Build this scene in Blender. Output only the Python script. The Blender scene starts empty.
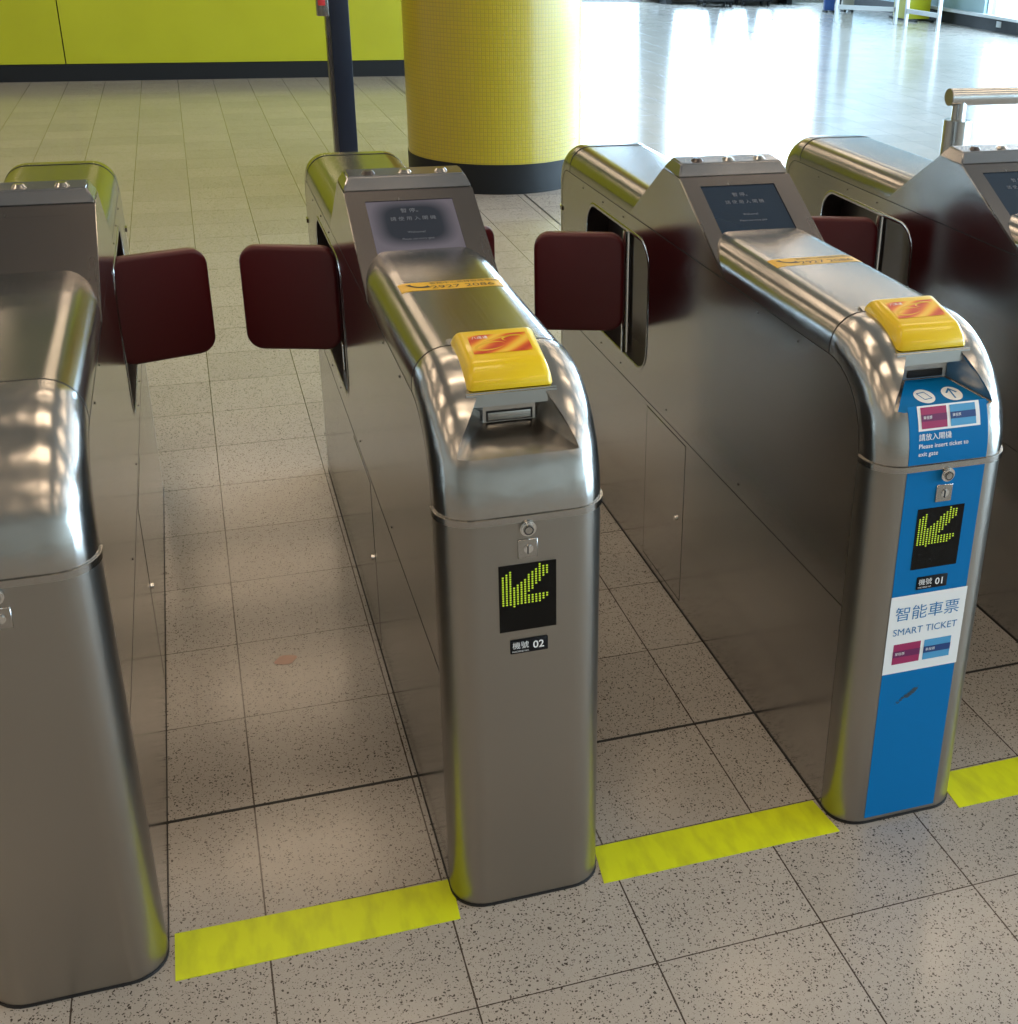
import bpy, bmesh, math, random
from mathutils import Vector, Matrix
random.seed(7)
sc = bpy.context.scene
COL = sc.collection
PI = math.pi

# ------------------------------------------------------------------ camera
PITCH, YAW, ROLL = 0.430404, 0.346428, 0.0288297
FPX, CX, CY = 1263.517, 641.878, 477.740
cam_d = bpy.data.cameras.new('camera')
cam = bpy.data.objects.new('camera', cam_d); COL.objects.link(cam)
d = Vector((math.sin(YAW)*math.cos(PITCH), math.cos(YAW)*math.cos(PITCH), -math.sin(PITCH)))
r = d.cross(Vector((0, 0, 1))).normalized(); u = r.cross(d)
r2 = r*math.cos(ROLL) + u*math.sin(ROLL); u2 = -r*math.sin(ROLL) + u*math.cos(ROLL)
M = Matrix((r2, u2, -d)).transposed().to_4x4(); M.translation = Vector((0.026098, -2.046766, 1.591325))
cam.matrix_world = M
cam_d.sensor_fit = 'HORIZONTAL'; cam_d.sensor_width = 36.0
cam_d.lens = FPX/1018*36.0
cam_d.shift_x = (509 - CX)/1018; cam_d.shift_y = (CY - 512)/1018
cam_d.clip_start = 0.02; cam_d.clip_end = 200
sc.camera = cam

# ------------------------------------------------------------------ world, light, exposure
w = bpy.data.worlds.new('sky'); sc.world = w; w.use_nodes = True
bg = w.node_tree.nodes['Background']
bg.inputs[0].default_value = (0.62, 0.80, 1.0, 1); bg.inputs[1].default_value = 6.0
sc.view_settings.view_transform = 'Standard'; sc.view_settings.look = 'None'
sc.view_settings.gamma = 1.0; sc.view_settings.use_curve_mapping = False
sc.view_settings.exposure = 0.0

def area(name, loc, rot, sx, sy, col, watts, shape='RECTANGLE'):
    l = bpy.data.lights.new(name, 'AREA'); l.shape = shape; l.size = sx
    if shape == 'RECTANGLE': l.size_y = sy
    l.color = col; l.energy = watts
    o = bpy.data.objects.new(name, l); COL.objects.link(o); o.location = loc; o.rotation_euler = rot
    return o
CEIL = 3.4
DAY = (0.52, 0.77, 1.0)
# daylight standing just outside the glazed openings
area('daylight_far_door', (6.55, 19.9, 1.5), (-PI/2, 0, 0), 1.9, 2.9, DAY, 230)
area('daylight_far_window', (9.5, 19.9, 1.55), (-PI/2, 0, 0), 2.9, 2.6, DAY, 340)
area('daylight_right_window', (11.5, 3.5, 1.65), (0, PI/2, 0), 2.5, 21.0, (0.55, 0.80, 1.0), 3000)
# warm downlights recessed in the ceiling
for ix in range(-2, 4):
    for iy in range(-3, 6):
        area('ceiling_lamp', (ix*2.4 + 0.3, iy*1.7 + 0.45, CEIL - 0.01), (0, 0, 0), 1.2, 0.30, (1.0, 0.75, 0.52), 9.5)

# ------------------------------------------------------------------ materials
def new_mat(name):
    m = bpy.data.materials.new(name); m.use_nodes = True
    return m, m.node_tree.nodes, m.node_tree.links, m.node_tree.nodes['Principled BSDF']
def plain(name, col, rough=0.5, metal=0.0, emit=None, es=0, coat=0, noise=0.0):
    m, N, L, b = new_mat(name)
    b.inputs['Base Color'].default_value = (*col, 1)
    b.inputs['Roughness'].default_value = rough; b.inputs['Metallic'].default_value = metal
    if coat: b.inputs['Coat Weight'].default_value = coat; b.inputs['Coat Roughness'].default_value = 0.08
    if emit: b.inputs['Emission Color'].default_value = (*emit, 1); b.inputs['Emission Strength'].default_value = es
    if noise:
        n = N.new('ShaderNodeTexNoise'); n.inputs['Scale'].default_value = 9; n.inputs['Detail'].default_value = 5
        t = N.new('ShaderNodeTexCoord'); L.new(t.outputs['Object'], n.inputs['Vector'])
        mr = N.new('ShaderNodeMapRange'); L.new(n.outputs['Fac'], mr.inputs[0])
        mr.inputs[3].default_value = max(0.02, rough - noise); mr.inputs[4].default_value = rough + noise
        L.new(mr.outputs[0], b.inputs['Roughness'])
    return m
def steel(name, col, rough, scale=(3, 3, 260), amp=0.05, wave=0.0, bump=0.004):
    """brushed stainless steel: fine streaks vary the gloss"""
    m, N, L, b = new_mat(name)
    b.inputs['Base Color'].default_value = (*col, 1); b.inputs['Metallic'].default_value = 1.0
    t = N.new('ShaderNodeTexCoord'); mp = N.new('ShaderNodeMapping'); mp.inputs['Scale'].default_value = scale
    L.new(t.outputs['Object'], mp.inputs['Vector'])
    n = N.new('ShaderNodeTexNoise'); n.inputs['Scale'].default_value = 1.0; n.inputs['Detail'].default_value = 4
    L.new(mp.outputs[0], n.inputs['Vector'])
    n2 = N.new('ShaderNodeTexNoise'); n2.inputs['Scale'].default_value = 5.0; n2.inputs['Detail'].default_value = 6
    L.new(t.outputs['Object'], n2.inputs['Vector'])
    ad = N.new('ShaderNodeMath'); ad.operation = 'ADD'; L.new(n.outputs['Fac'], ad.inputs[0]); L.new(n2.outputs['Fac'], ad.inputs[1])
    mr = N.new('ShaderNodeMapRange'); L.new(ad.outputs[0], mr.inputs[0])
    mr.inputs[1].default_value = 0.6; mr.inputs[2].default_value = 1.4
    mr.inputs[3].default_value = rough - amp; mr.inputs[4].default_value = rough + amp
    L.new(mr.outputs[0], b.inputs['Roughness'])
    bp = N.new('ShaderNodeBump'); bp.inputs['Strength'].default_value = bump; bp.inputs['Distance'].default_value = 0.002
    L.new(n.outputs['Fac'], bp.inputs['Height'])
    last = bp
    if wave:
        n3 = N.new('ShaderNodeTexNoise'); n3.inputs['Scale'].default_value = 22; n3.inputs['Detail'].default_value = 1
        L.new(t.outputs['Object'], n3.inputs['Vector'])
        b2 = N.new('ShaderNodeBump'); b2.inputs['Strength'].default_value = wave; b2.inputs['Distance'].default_value = 0.004
        L.new(n3.outputs['Fac'], b2.inputs['Height']); L.new(bp.outputs[0], b2.inputs['Normal']); last = b2
    L.new(last.outputs[0], b.inputs['Normal'])
    return m
M_FRONT = steel('brushed_steel_front', (0.37, 0.355, 0.325), 0.30, (260, 260, 3), 0.015, bump=0.0)
M_SIDE = steel('satin_steel_side', (0.43, 0.42, 0.405), 0.17, (3, 3, 200), 0.02)
M_DECK = steel('polished_steel_deck', (0.37, 0.36, 0.345), 0.20, (200, 3, 200), 0.04)
M_NOSE = steel('polished_steel_nose', (0.46, 0.445, 0.42), 0.23, (200, 6, 6), 0.03, wave=0.5)
M_TRIM = steel('steel_trim', (0.44, 0.43, 0.41), 0.20)
M_CHROME = plain('chrome', (0.75, 0.75, 0.74), 0.08, 1.0)
M_HOUSING = steel('grey_steel_housing', (0.20, 0.185, 0.18), 0.27, (30, 4, 4), 0.01, bump=0.0)
M_LID = plain('smoked_grey_lid', (0.34, 0.34, 0.35), 0.16, 0.85, noise=0.05)
M_BLACK = plain('black_rubber', (0.012, 0.012, 0.013), 0.6)
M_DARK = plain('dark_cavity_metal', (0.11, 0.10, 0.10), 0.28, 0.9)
M_SCREEN = plain('lcd_glass', (0.015, 0.02, 0.03), 0.10, emit=(0.008, 0.018, 0.032), es=0.5)
M_SCREENP = plain('lcd_glass_purple_glare', (0.06, 0.05, 0.06), 0.12, emit=(0.05, 0.045, 0.06), es=0.5)
def purple_glare_lcd():  # backlight glare painted into the emission: dark centre, purple-grey halo at the rim
    m, N, L, b = new_mat('lcd_glass_purple_glare')
    t = N.new('ShaderNodeTexCoord'); mp = N.new('ShaderNodeMapping')
    mp.inputs['Location'].default_value = (0.0055/0.088, -0.474/0.066, 0); mp.inputs['Scale'].default_value = (1/0.088, 1/0.066, 0)
    L.new(t.outputs['Object'], mp.inputs[0]); sx = N.new('ShaderNodeSeparateXYZ'); L.new(mp.outputs[0], sx.inputs[0])
    def mth(op, a, c=None):
        n = N.new('ShaderNodeMath'); n.operation = op; L.new(a, n.inputs[0])
        if c is not None:
            if isinstance(c, (int, float)): n.inputs[1].default_value = c
            else: L.new(c, n.inputs[1])
        return n.outputs[0]
    x4 = mth('POWER', mth('ABSOLUTE', sx.outputs[0]), 3.5); y4 = mth('POWER', mth('ABSOLUTE', mth('SUBTRACT', sx.outputs[1], 0.12)), 3.5)
    rr = mth('POWER', mth('ADD', x4, y4), 1/3.5)
    cr = N.new('ShaderNodeValToRGB'); e = cr.color_ramp.elements
    e[0].position = 0.62; e[0].color = (0.008, 0.012, 0.018, 1); e[1].position = 0.98; e[1].color = (0.115, 0.10, 0.115, 1)
    L.new(rr, cr.inputs[0]); L.new(cr.outputs[0], b.inputs['Emission Color']); b.inputs['Emission Strength'].default_value = 1.0
    b.inputs['Base Color'].default_value = (0.02, 0.02, 0.025, 1); b.inputs['Roughness'].default_value = 0.12
    return m
M_SCREENP = purple_glare_lcd()
M_SCRTXT = plain('lcd_text', (0.10, 0.11, 0.13), 0.3, emit=(0.35, 0.38, 0.42), es=0.10)
M_YELLOW = plain('yellow_plastic', (0.80, 0.56, 0.004), 0.30, coat=0.4)
M_PADDLE = plain('maroon_padded_vinyl', (0.085, 0.006, 0.010), 0.38, noise=0.06)
M_LED = plain('led_green', (0.3, 0.4, 0.01), 0.4, emit=(0.40, 0.56, 0.02), es=0.75)
M_DISP = plain('display_black', (0.002, 0.002, 0.002), 0.25)
M_DISP.node_tree.nodes['Principled BSDF'].inputs['Specular IOR Level'].default_value = 0.25
M_PLATE = plain('number_plate_black', (0.004, 0.005, 0.008), 0.35)
M_PLATE.node_tree.nodes['Principled BSDF'].inputs['Specular IOR Level'].default_value = 0.25
M_WHITE = plain('white_print', (0.86, 0.88, 0.88), 0.5)
M_BLUE = plain('blue_vinyl', (0.0, 0.165, 0.44), 0.5, noise=0.05)
M_BLUE.node_tree.nodes['Principled BSDF'].inputs['Specular IOR Level'].default_value = 0.15
M_BLUETXT = plain('blue_print', (0.02, 0.19, 0.45), 0.5)
M_MAGENTA = plain('magenta_print', (0.36, 0.02, 0.11), 0.45)
M_PURPLE = plain('purple_print', (0.16, 0.015, 0.10), 0.45)
M_LBLUE = plain('light_blue_print', (0.07, 0.34, 0.62), 0.45)
M_NAVY = plain('navy_print', (0.01, 0.05, 0.20), 0.45)
M_ORANGE = plain('orange_yellow_sticker', (0.75, 0.45, 0.02), 0.4)
M_INK = plain('dark_ink', (0.03, 0.025, 0.02), 0.5)
M_SCUFF = plain('dark_scuff', (0.03, 0.06, 0.09), 0.6)
M_NAVYPOST = plain('navy_painted_steel', (0.006, 0.010, 0.022), 0.30)
M_BASE = plain('black_skirting', (0.008, 0.009, 0.010), 0.5, noise=0.1)
M_BASE.node_tree.nodes['Principled BSDF'].inputs['Specular IOR Level'].default_value = 0.25
M_WHITEMETAL = plain('white_painted_metal', (0.50, 0.52, 0.52), 0.35)
M_CEIL = plain('ceiling_panels', (0.24, 0.235, 0.215), 0.5)
M_BEIGEWALL = plain('beige_wall', (0.45, 0.42, 0.36), 0.5)
M_TEAL = plain('teal_grey_panel', (0.22, 0.34, 0.36), 0.4)
M_PINK = plain('pink_mark', (0.66, 0.44, 0.36), 0.5)

def floor_mat():
    m, N, L, b = new_mat('terrazzo_floor_tiles')
    t = N.new('ShaderNodeTexCoord'); P = t.outputs['Object']
    def math_(op, a, bb=None, c=None):
        n = N.new('ShaderNodeMath'); n.operation = op
        for i, v in enumerate((a, bb, c)):
            if v is None: continue
            if isinstance(v, (int, float)): n.inputs[i].default_value = v
            else: L.new(v, n.inputs[i])
        return n.outputs[0]
    def noise(scale, detail=2, vec=P, rough=0.5):
        n = N.new('ShaderNodeTexNoise'); n.inputs['Scale'].default_value = scale; n.inputs['Detail'].default_value = detail
        n.inputs['Roughness'].default_value = rough; L.new(vec, n.inputs['Vector']); return n
    # warp so the chips look like little curved flakes
    wn = noise(90, 2)
    vm = N.new('ShaderNodeVectorMath'); vm.operation = 'MULTIPLY_ADD'
    L.new(wn.outputs['Color'], vm.inputs[0]); vm.inputs[1].default_value = (0.012, 0.012, 0); L.new(P, vm.inputs[2])
    v = N.new('ShaderNodeTexVoronoi'); v.inputs['Scale'].default_value = 185; L.new(vm.outputs[0], v.inputs['Vector'])
    vc = N.new('ShaderNodeSeparateColor'); L.new(v.outputs['Color'], vc.inputs[0])
    big = math_('MULTIPLY', math_('LESS_THAN', v.outputs['Distance'], 0.31), math_('GREATER_THAN', vc.outputs[0], 0.50))
    v2 = N.new('ShaderNodeTexVoronoi'); v2.inputs['Scale'].default_value = 330; L.new(vm.outputs[0], v2.inputs['Vector'])
    vc2 = N.new('ShaderNodeSeparateColor'); L.new(v2.outputs['Color'], vc2.inputs[0])
    small = math_('MULTIPLY', math_('LESS_THAN', v2.outputs['Distance'], 0.28), math_('GREATER_THAN', vc2.outputs[1], 0.6))
    chip = math_('MAXIMUM', big, small)
    sx = N.new('ShaderNodeSeparateXYZ'); L.new(P, sx.inputs[0])
    def grid(o, off=0.0):
        f = math_('FRACT', math_('ADD', math_('DIVIDE', o, 0.3), 100.0 + off))
        return math_('MINIMUM', f, math_('SUBTRACT', 1.0, f))
    jn = noise(55, 2)
    wj = math_('MULTIPLY_ADD', jn.outputs['Fac'], 0.005, 0.0016)
    gx = math_('LESS_THAN', grid(sx.outputs[0]), math_('ADD', wj, 0.0008))
    gy = math_('LESS_THAN', grid(sx.outputs[1]), wj)
    joint = math_('MAXIMUM', gx, gy)
    # tile to tile tone
    fl = N.new('ShaderNodeVectorMath'); fl.operation = 'SCALE'; L.new(P, fl.inputs[0]); fl.inputs['Scale'].default_value = 1/0.3
    fl2 = N.new('ShaderNodeVectorMath'); fl2.operation = 'FLOOR'; L.new(fl.outputs[0], fl2.inputs[0])
    wh = N.new('ShaderNodeTexWhiteNoise'); L.new(fl2.outputs[0], wh.inputs['Vector'])
    cloud = noise(2.3, 6, rough=0.6)
    tone = math_('MULTIPLY_ADD', wh.outputs['Value'], 0.12, math_('MULTIPLY_ADD', cloud.outputs['Fac'], 0.25, 0.80))
    fine = noise(420, 2)
    tone = math_('MULTIPLY', tone, math_('MULTIPLY_ADD', fine.outputs['Fac'], 0.35, 0.83))
    base = N.new('ShaderNodeVectorMath'); base.operation = 'SCALE'; base.inputs[0].default_value = (0.42, 0.39, 0.35)
    L.new(tone, base.inputs['Scale'])
    mx = N.new('ShaderNodeMix'); mx.data_type = 'RGBA'; L.new(chip, mx.inputs[0]); L.new(base.outputs[0], mx.inputs[6])
    mx.inputs[7].default_value = (0.07, 0.058, 0.048, 1)
    mx2 = N.new('ShaderNodeMix'); mx2.data_type = 'RGBA'; L.new(joint, mx2.inputs[0]); L.new(mx.outputs[2], mx2.inputs[6])
    mx2.inputs[7].default_value = (0.06, 0.045, 0.035, 1)
    L.new(mx2.outputs[2], b.inputs['Base Color'])
    rn = noise(14, 5)
    L.new(math_('MULTIPLY_ADD', rn.outputs['Fac'], 0.08, 0.13), b.inputs['Roughness'])
    bp = N.new('ShaderNodeBump'); bp.inputs['Strength'].default_value = 0.25; bp.inputs['Distance'].default_value = 0.001
    L.new(math_('SUBTRACT', 1.0, joint), bp.inputs['Height']); L.new(bp.outputs[0], b.inputs['Normal'])
    return m
def tape_mat():
    m, N, L, b = new_mat('fluorescent_yellow_tape')
    t = N.new('ShaderNodeTexCoord'); n = N.new('ShaderNodeTexNoise'); n.inputs['Scale'].default_value = 28; n.inputs['Detail'].default_value = 8
    mp = N.new('ShaderNodeMapping'); mp.inputs['Scale'].default_value = (1, 0.35, 1)
    L.new(t.outputs['Object'], mp.inputs[0]); L.new(mp.outputs[0], n.inputs['Vector'])
    cr = N.new('ShaderNodeValToRGB'); e = cr.color_ramp.elements
    e[0].position = 0.25; e[0].color = (0.52, 0.58, 0.01, 1); e[1].position = 0.55; e[1].color = (0.70, 0.80, 0.005, 1)
    L.new(n.outputs['Fac'], cr.inputs[0]); L.new(cr.outputs[0], b.inputs['Base Color']); b.inputs['Roughness'].default_value = 0.45
    return m
def mosaic_mat():
    m, N, L, b = new_mat('yellow_mosaic_tiles')
    uv = N.new('ShaderNodeTexCoord')
    br = N.new('ShaderNodeTexBrick'); br.offset = 0; br.inputs['Scale'].default_value = 1.0
    br.inputs['Brick Width'].default_value = 0.022; br.inputs['Row Height'].default_value = 0.022
    br.inputs['Mortar Size'].default_value = 0.0022; br.inputs['Mortar Smooth'].default_value = 0.3
    br.inputs['Color1'].default_value = (0.44, 0.34, 0.014, 1); br.inputs['Color2'].default_value = (0.40, 0.33, 0.012, 1)
    br.inputs['Mortar'].default_value = (0.31, 0.25, 0.03, 1)
    L.new(uv.outputs['UV'], br.inputs['Vector']); L.new(br.outputs['Color'], b.inputs['Base Color'])
    b.inputs['Roughness'].default_value = 0.28
    bp = N.new('ShaderNodeBump'); bp.invert = True; bp.inputs['Strength'].default_value = 0.35; bp.inputs['Distance'].default_value = 0.001
    L.new(br.outputs['Fac'], bp.inputs['Height']); L.new(bp.outputs[0], b.inputs['Normal'])
    return m
def label_mat():
    """orange and yellow swoosh print on the reader pad, object space x,y"""
    m, N, L, b = new_mat('orange_swirl_label')
    t = N.new('ShaderNodeTexCoord'); mp = N.new('ShaderNodeMapping'); mp.inputs['Scale'].default_value = (6, 14, 1)
    mp.inputs['Rotation'].default_value = (0, 0, 0.5)
    L.new(t.outputs['UV'], mp.inputs[0])
    wv = N.new('ShaderNodeTexWave'); wv.inputs['Scale'].default_value = 1.1; wv.inputs['Distortion'].default_value = 3.5
    wv.inputs['Detail'].default_value = 1.0; wv.inputs['Detail Scale'].default_value = 0.8
    L.new(mp.outputs[0], wv.inputs['Vector'])
    cr = N.new('ShaderNodeValToRGB'); e = cr.color_ramp.elements
    e[0].position = 0.0; e[0].color = (0.55, 0.05, 0.01, 1); e[1].position = 1.0; e[1].color = (0.85, 0.55, 0.05, 1)
    x = cr.color_ramp.elements.new(0.45); x.color = (0.70, 0.16, 0.01, 1)
    x = cr.color_ramp.elements.new(0.8); x.color = (0.82, 0.40, 0.02, 1)
    L.new(wv.outputs['Fac'], cr.inputs[0]); L.new(cr.outputs[0], b.inputs['Base Color']); b.inputs['Roughness'].default_value = 0.3
    return m
def green_mat():
    m, N, L, b = new_mat('lime_green_panel')
    t = N.new('ShaderNodeTexCoord'); n = N.new('ShaderNodeTexNoise'); n.inputs['Scale'].default_value = 2
    L.new(t.outputs['Object'], n.inputs['Vector'])
    cr = N.new('ShaderNodeValToRGB'); e = cr.color_ramp.elements
    e[0].position = 0.3; e[0].color = (0.345, 0.335, 0.009, 1); e[1].position = 0.7; e[1].color = (0.375, 0.365, 0.011, 1)
    L.new(n.outputs['Fac'], cr.inputs[0]); L.new(cr.outputs[0], b.inputs['Base Color']); b.inputs['Roughness'].default_value = 0.3
    return m
M_FLOOR = floor_mat(); M_TAPE = tape_mat(); M_MOSAIC = mosaic_mat(); M_LABEL = label_mat(); M_GREEN = green_mat()

# ------------------------------------------------------------------ mesh helpers
def finish(bm, name, mat, parent=None, smooth=None, loc=None):
    bmesh.ops.remove_doubles(bm, verts=bm.verts, dist=1e-6)
    bmesh.ops.recalc_face_normals(bm, faces=bm.faces)
    me = bpy.data.meshes.new(name); bm.to_mesh(me); bm.free()
    me.materials.append(mat)
    if smooth:
        me.polygons.foreach_set('use_smooth', [True]*len(me.polygons))
        me.set_sharp_from_angle(angle=math.radians(smooth))
    o = bpy.data.objects.new(name, me); COL.objects.link(o)
    if parent: o.parent = parent
    if loc: o.location = loc
    return o
def bm_box(bm, x0, x1, y0, y1, z0, z1):
    vs = [bm.verts.new((x, y, z)) for x in (x0, x1) for y in (y0, y1) for z in (z0, z1)]
    for f in ((0, 1, 3, 2), (4, 6, 7, 5), (0, 4, 5, 1), (2, 3, 7, 6), (0, 2, 6, 4), (1, 5, 7, 3)):
        bm.faces.new([vs[i] for i in f])
    return vs
def box(name, x0, x1, y0, y1, z0, z1, mat, parent=None, bev=0.0, seg=2):
    bm = bmesh.new(); bm_box(bm, x0, x1, y0, y1, z0, z1)
    if bev: bmesh.ops.bevel(bm, geom=bm.edges[:], offset=bev, segments=seg, affect='EDGES', profile=0.5)
    return finish(bm, name, mat, parent, 40 if bev else None)
def bm_prism(bm, poly, axis, a, b):
    """poly: list of 2D points in the plane normal to axis"""
    def P(p, t):
        return {'x': (t, p[0], p[1]), 'y': (p[0], t, p[1]), 'z': (p[0], p[1], t)}[axis]
    A = [bm.verts.new(P(p, a)) for p in poly]; B = [bm.verts.new(P(p, b)) for p in poly]
    bm.faces.new(A); bm.faces.new(B[::-1])
    n = len(poly)
    for i in range(n): bm.faces.new((A[i], B[i], B[(i+1) % n], A[(i+1) % n]))
def prism(name, poly, axis, a, b, mat, parent=None, bev=0.0, smooth=None):
    bm = bmesh.new(); bm_prism(bm, poly, axis, a, b)
    if bev: bmesh.ops.bevel(bm, geom=bm.edges[:], offset=bev, segments=2, affect='EDGES')
    return finish(bm, name, mat, parent, smooth or (40 if bev else None))
def bm_cyl(bm, c, rad, h, axis='z', seg=24, r2=None):
    m = {'z': Matrix(), 'x': Matrix.Rotation(PI/2, 4, 'Y'), 'y': Matrix.Rotation(PI/2, 4, 'X')}[axis]
    bmesh.ops.create_cone(bm, cap_ends=True, segments=seg, radius1=rad, radius2=rad if r2 is None else r2, depth=h,
                          matrix=Matrix.Translation(c) @ m)
def cyl(name, c, rad, h, mat, parent=None, axis='z', seg=24, bev=0.0, r2=None):
    bm = bmesh.new(); bm_cyl(bm, c, rad, h, axis, seg, r2)
    if bev:
        es = [e for e in bm.edges if e.calc_face_angle(0) > 1.0]
        bmesh.ops.bevel(bm, geom=es, offset=bev, segments=2, affect='EDGES')
    return finish(bm, name, mat, parent, 40)
def round_rect(x0, x1, y0, y1, rad, n=8):
    out = []
    for cx, cy, a0 in ((x1-rad, y1-rad, 0), (x0+rad, y1-rad, 90), (x0+rad, y0+rad, 180), (x1-rad, y0+rad, 270)):
        for k in range(n+1):
            a = math.radians(a0 + 90*k/n); out.append((cx+rad*math.cos(a), cy+rad*math.sin(a)))
    return out
def text_mesh(s, size, align='CENTER', bold=0.0):
    """flat mesh data of a piece of writing, in x,y"""
    c = bpy.data.curves.new('writing', 'FONT'); c.body = s; c.size = size; c.align_x = align; c.align_y = 'CENTER'
    c.offset = bold; c.resolution_u = 3
    o = bpy.data.objects.new('writing', c); COL.objects.link(o)
    dg = bpy.context.evaluated_depsgraph_get(); dg.update()
    me = bpy.data.meshes.new_from_object(o.evaluated_get(dg))
    out = ([v.co.copy() for v in me.vertices], [tuple(p.vertices) for p in me.polygons])
    COL.objects.unlink(o); bpy.data.objects.remove(o); bpy.data.curves.remove(c); bpy.data.meshes.remove(me)
    return out
def thing(name, label, cat, loc=(0, 0, 0), rz=0, group=None):
    o = bpy.data.objects.new(name, None); COL.objects.link(o); o.location = loc; o.rotation_euler.z = rz
    o.empty_display_size = 0.1; o['label'] = label; o['category'] = cat
    if group: o['group'] = group
    return o
def tag(o, label, cat, group=None, kind=None):
    o['label'] = label; o['category'] = cat
    if group: o['group'] = group
    if kind: o['kind'] = kind
    return o
def struct(o):
    o['kind'] = 'structure'; return o

# ------------------------------------------------------------------ room shell
XR = 11.0; YB = 19.3; XL = -7.0; YF = -8.0
struct(box('floor', XL, XR+0.2, YF, YB+0.4, -0.1, 0.0, M_FLOOR))
struct(box('ceiling', XL, XR+0.2, YF, YB+0.4, CEIL, CEIL+0.1, M_CEIL))
struct(box('wall_left', XL-0.2, XL, YF, YB+0.4, 0, CEIL, M_BEIGEWALL))
struct(box('wall_front', XL, XR+0.2, YF-0.2, YF, 0, CEIL, M_BEIGEWALL))
# lime green wall that closes the hall on the left, as deep as a kiosk, with its side turned to the pillar
bm = bmesh.new()
for a, b in ((XL, -3.66), (-3.65, -0.905), (-0.895, 3.2)):
    bm_box(bm, a, b, 10.43, 10.45, 0.145, CEIL)
struct(finish(bm, 'wall_green', M_GREEN))
struct(box('wall_kiosk', XL, 3.2, 10.45, YB, 0, CEIL, M_BASE))
struct(box('baseboard_green', XL, 3.21, 10.42, 10.45, 0, 0.14, M_BASE))
# far wall with glazed openings
bm = bmesh.new()
for x0, x1, z0, z1 in ((3.2, 5.7, 0, CEIL), (5.7, 7.5, 2.9, CEIL), (7.5, 8.05, 0, CEIL), (8.05, 10.9, 0, 0.25),
                       (8.05, 10.9, 2.9, CEIL), (10.9, XR, 0, CEIL)):
    bm_box(bm, x0, x1, YB, YB+0.25, z0, z1)
struct(finish(bm, 'wall_back', M_BEIGEWALL))
def window(n, x0, x1, z0, z1, nm):
    bm = bmesh.new()
    t = 0.05
    bm_box(bm, x0, x1, YB+0.05, YB+0.12, z0, z0+t); bm_box(bm, x0, x1, YB+0.05, YB+0.12, z1-t, z1)
    for k in range(nm+1):
        x = x0 + (x1-x0-t)*k/nm; bm_box(bm, x, x+t, YB+0.05, YB+0.12, z0+t, z1-t)
    return struct(finish(bm, 'window_%d' % n, M_WHITEMETAL))
window(1, 5.7, 7.5, 0.0, 2.9, 1); window(2, 8.05, 10.9, 0.25, 2.9, 3)
bm = bmesh.new()
bm_box(bm, XR, XR+0.2, YF, YB, 0, 0.16); bm_box(bm, XR, XR+0.2, YF, YB, 2.9, CEIL)
bm_box(bm, XR, XR+0.2, YF, -7.0, 0.16, 2.9); bm_box(bm, XR, XR+0.2, 14.5, YB, 0.16, 2.9)
struct(finish(bm, 'wall_right', M_TEAL))
struct(box('baseboard_right', XR-0.03, XR, -7.0, YB, 0, 0.17, M_BASE))
struct(box('trim_1', XR-0.10, XR+0.02, -7.0, 16.2, 0.17, 0.21, M_WHITEMETAL))
bm = bmesh.new()
for k in range(10):
    y = -7.0 + 21.5*k/9; bm_box(bm, XR+0.05, XR+0.11, y-0.03, y+0.03, 0.21, 2.9)
struct(finish(bm, 'window_3', M_WHITEMETAL))

# dark movement joints let into the floor
def joint(name, x0, x1, y0, y1):
    return struct(box(name, x0, x1, y0, y1, -0.001, 0.0006, M_BLACK))
joint('trim_2', XL, XR, -0.0035, 0.0035)
joint('trim_3', 1.838, 1.848, 0.01, 10.4)

# ------------------------------------------------------------------ pillar
def pillar():
    t = thing('pillar', 'wide round pillar clad in small yellow mosaic tiles above a black base', 'pillar', (1.80, 5.68, 0))
    R = 0.525; n = 96
    bm = bmesh.new(); uvl = bm.loops.layers.uv.new('UVMap')
    z0, z1 = 0.17, CEIL
    for k in range(n):
        a, b = 2*PI*k/n, 2*PI*(k+1)/n
        vs = [bm.verts.new((R*math.cos(q), R*math.sin(q), z)) for q, z in ((a, z0), (b, z0), (b, z1), (a, z1))]
        f = bm.faces.new(vs)
        for l, (q, z) in zip(f.loops, ((a, z0), (b, z0), (b, z1), (a, z1))): l[uvl].uv = (q*R, z)
    finish(bm, 'mosaic_shaft', M_MOSAIC, t, 40)
    cyl('base_ring', (0, 0, 0.085), R+0.004, 0.17, M_BASE, t, seg=96, bev=0.002)
pillar()

# ------------------------------------------------------------------ ticket gate
HW = 0.131; RC = 0.058; DP = 0.070
YFR, ZC, RA = -0.387, 0.745, 0.205           # front face, top of the front panel, nose radius
ZD = ZC + RA                                # deck height
YBK, RB = 1.575, 0.12
def section(hw=HW, dep=DP, rc=RC, n=8, thick=None):
    """open outline across the width: (x, depth below the outer face)"""
    pts = [(-hw, dep)]
    for k in range(n+1):
        a = PI/2*k/n; pts.append((-hw+rc-rc*math.cos(a), rc-rc*math.sin(a)))
    return pts + [(-x, dd) for x, dd in reversed(pts)]
def nose_path(a0=0, a1=90, n=20):
    c = (YFR+RA, ZC); out = []
    for k in range(n+1):
        a = math.radians(a0+(a1-a0)*k/n)
        out.append((c[0]-RA*math.cos(a), c[1]+RA*math.sin(a), -math.cos(a), math.sin(a)))
    return out
def rear_path(n=16):
    c = (YBK-RB, ZD-RB); out = [(1.432, ZD, 0, 1)]
    for k in range(n+1):
        a = math.radians(90-90*k/n)
        out.append((c[0]+RB*math.cos(a), c[1]+RB*math.sin(a), math.cos(a), math.sin(a)))
    return out
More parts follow.
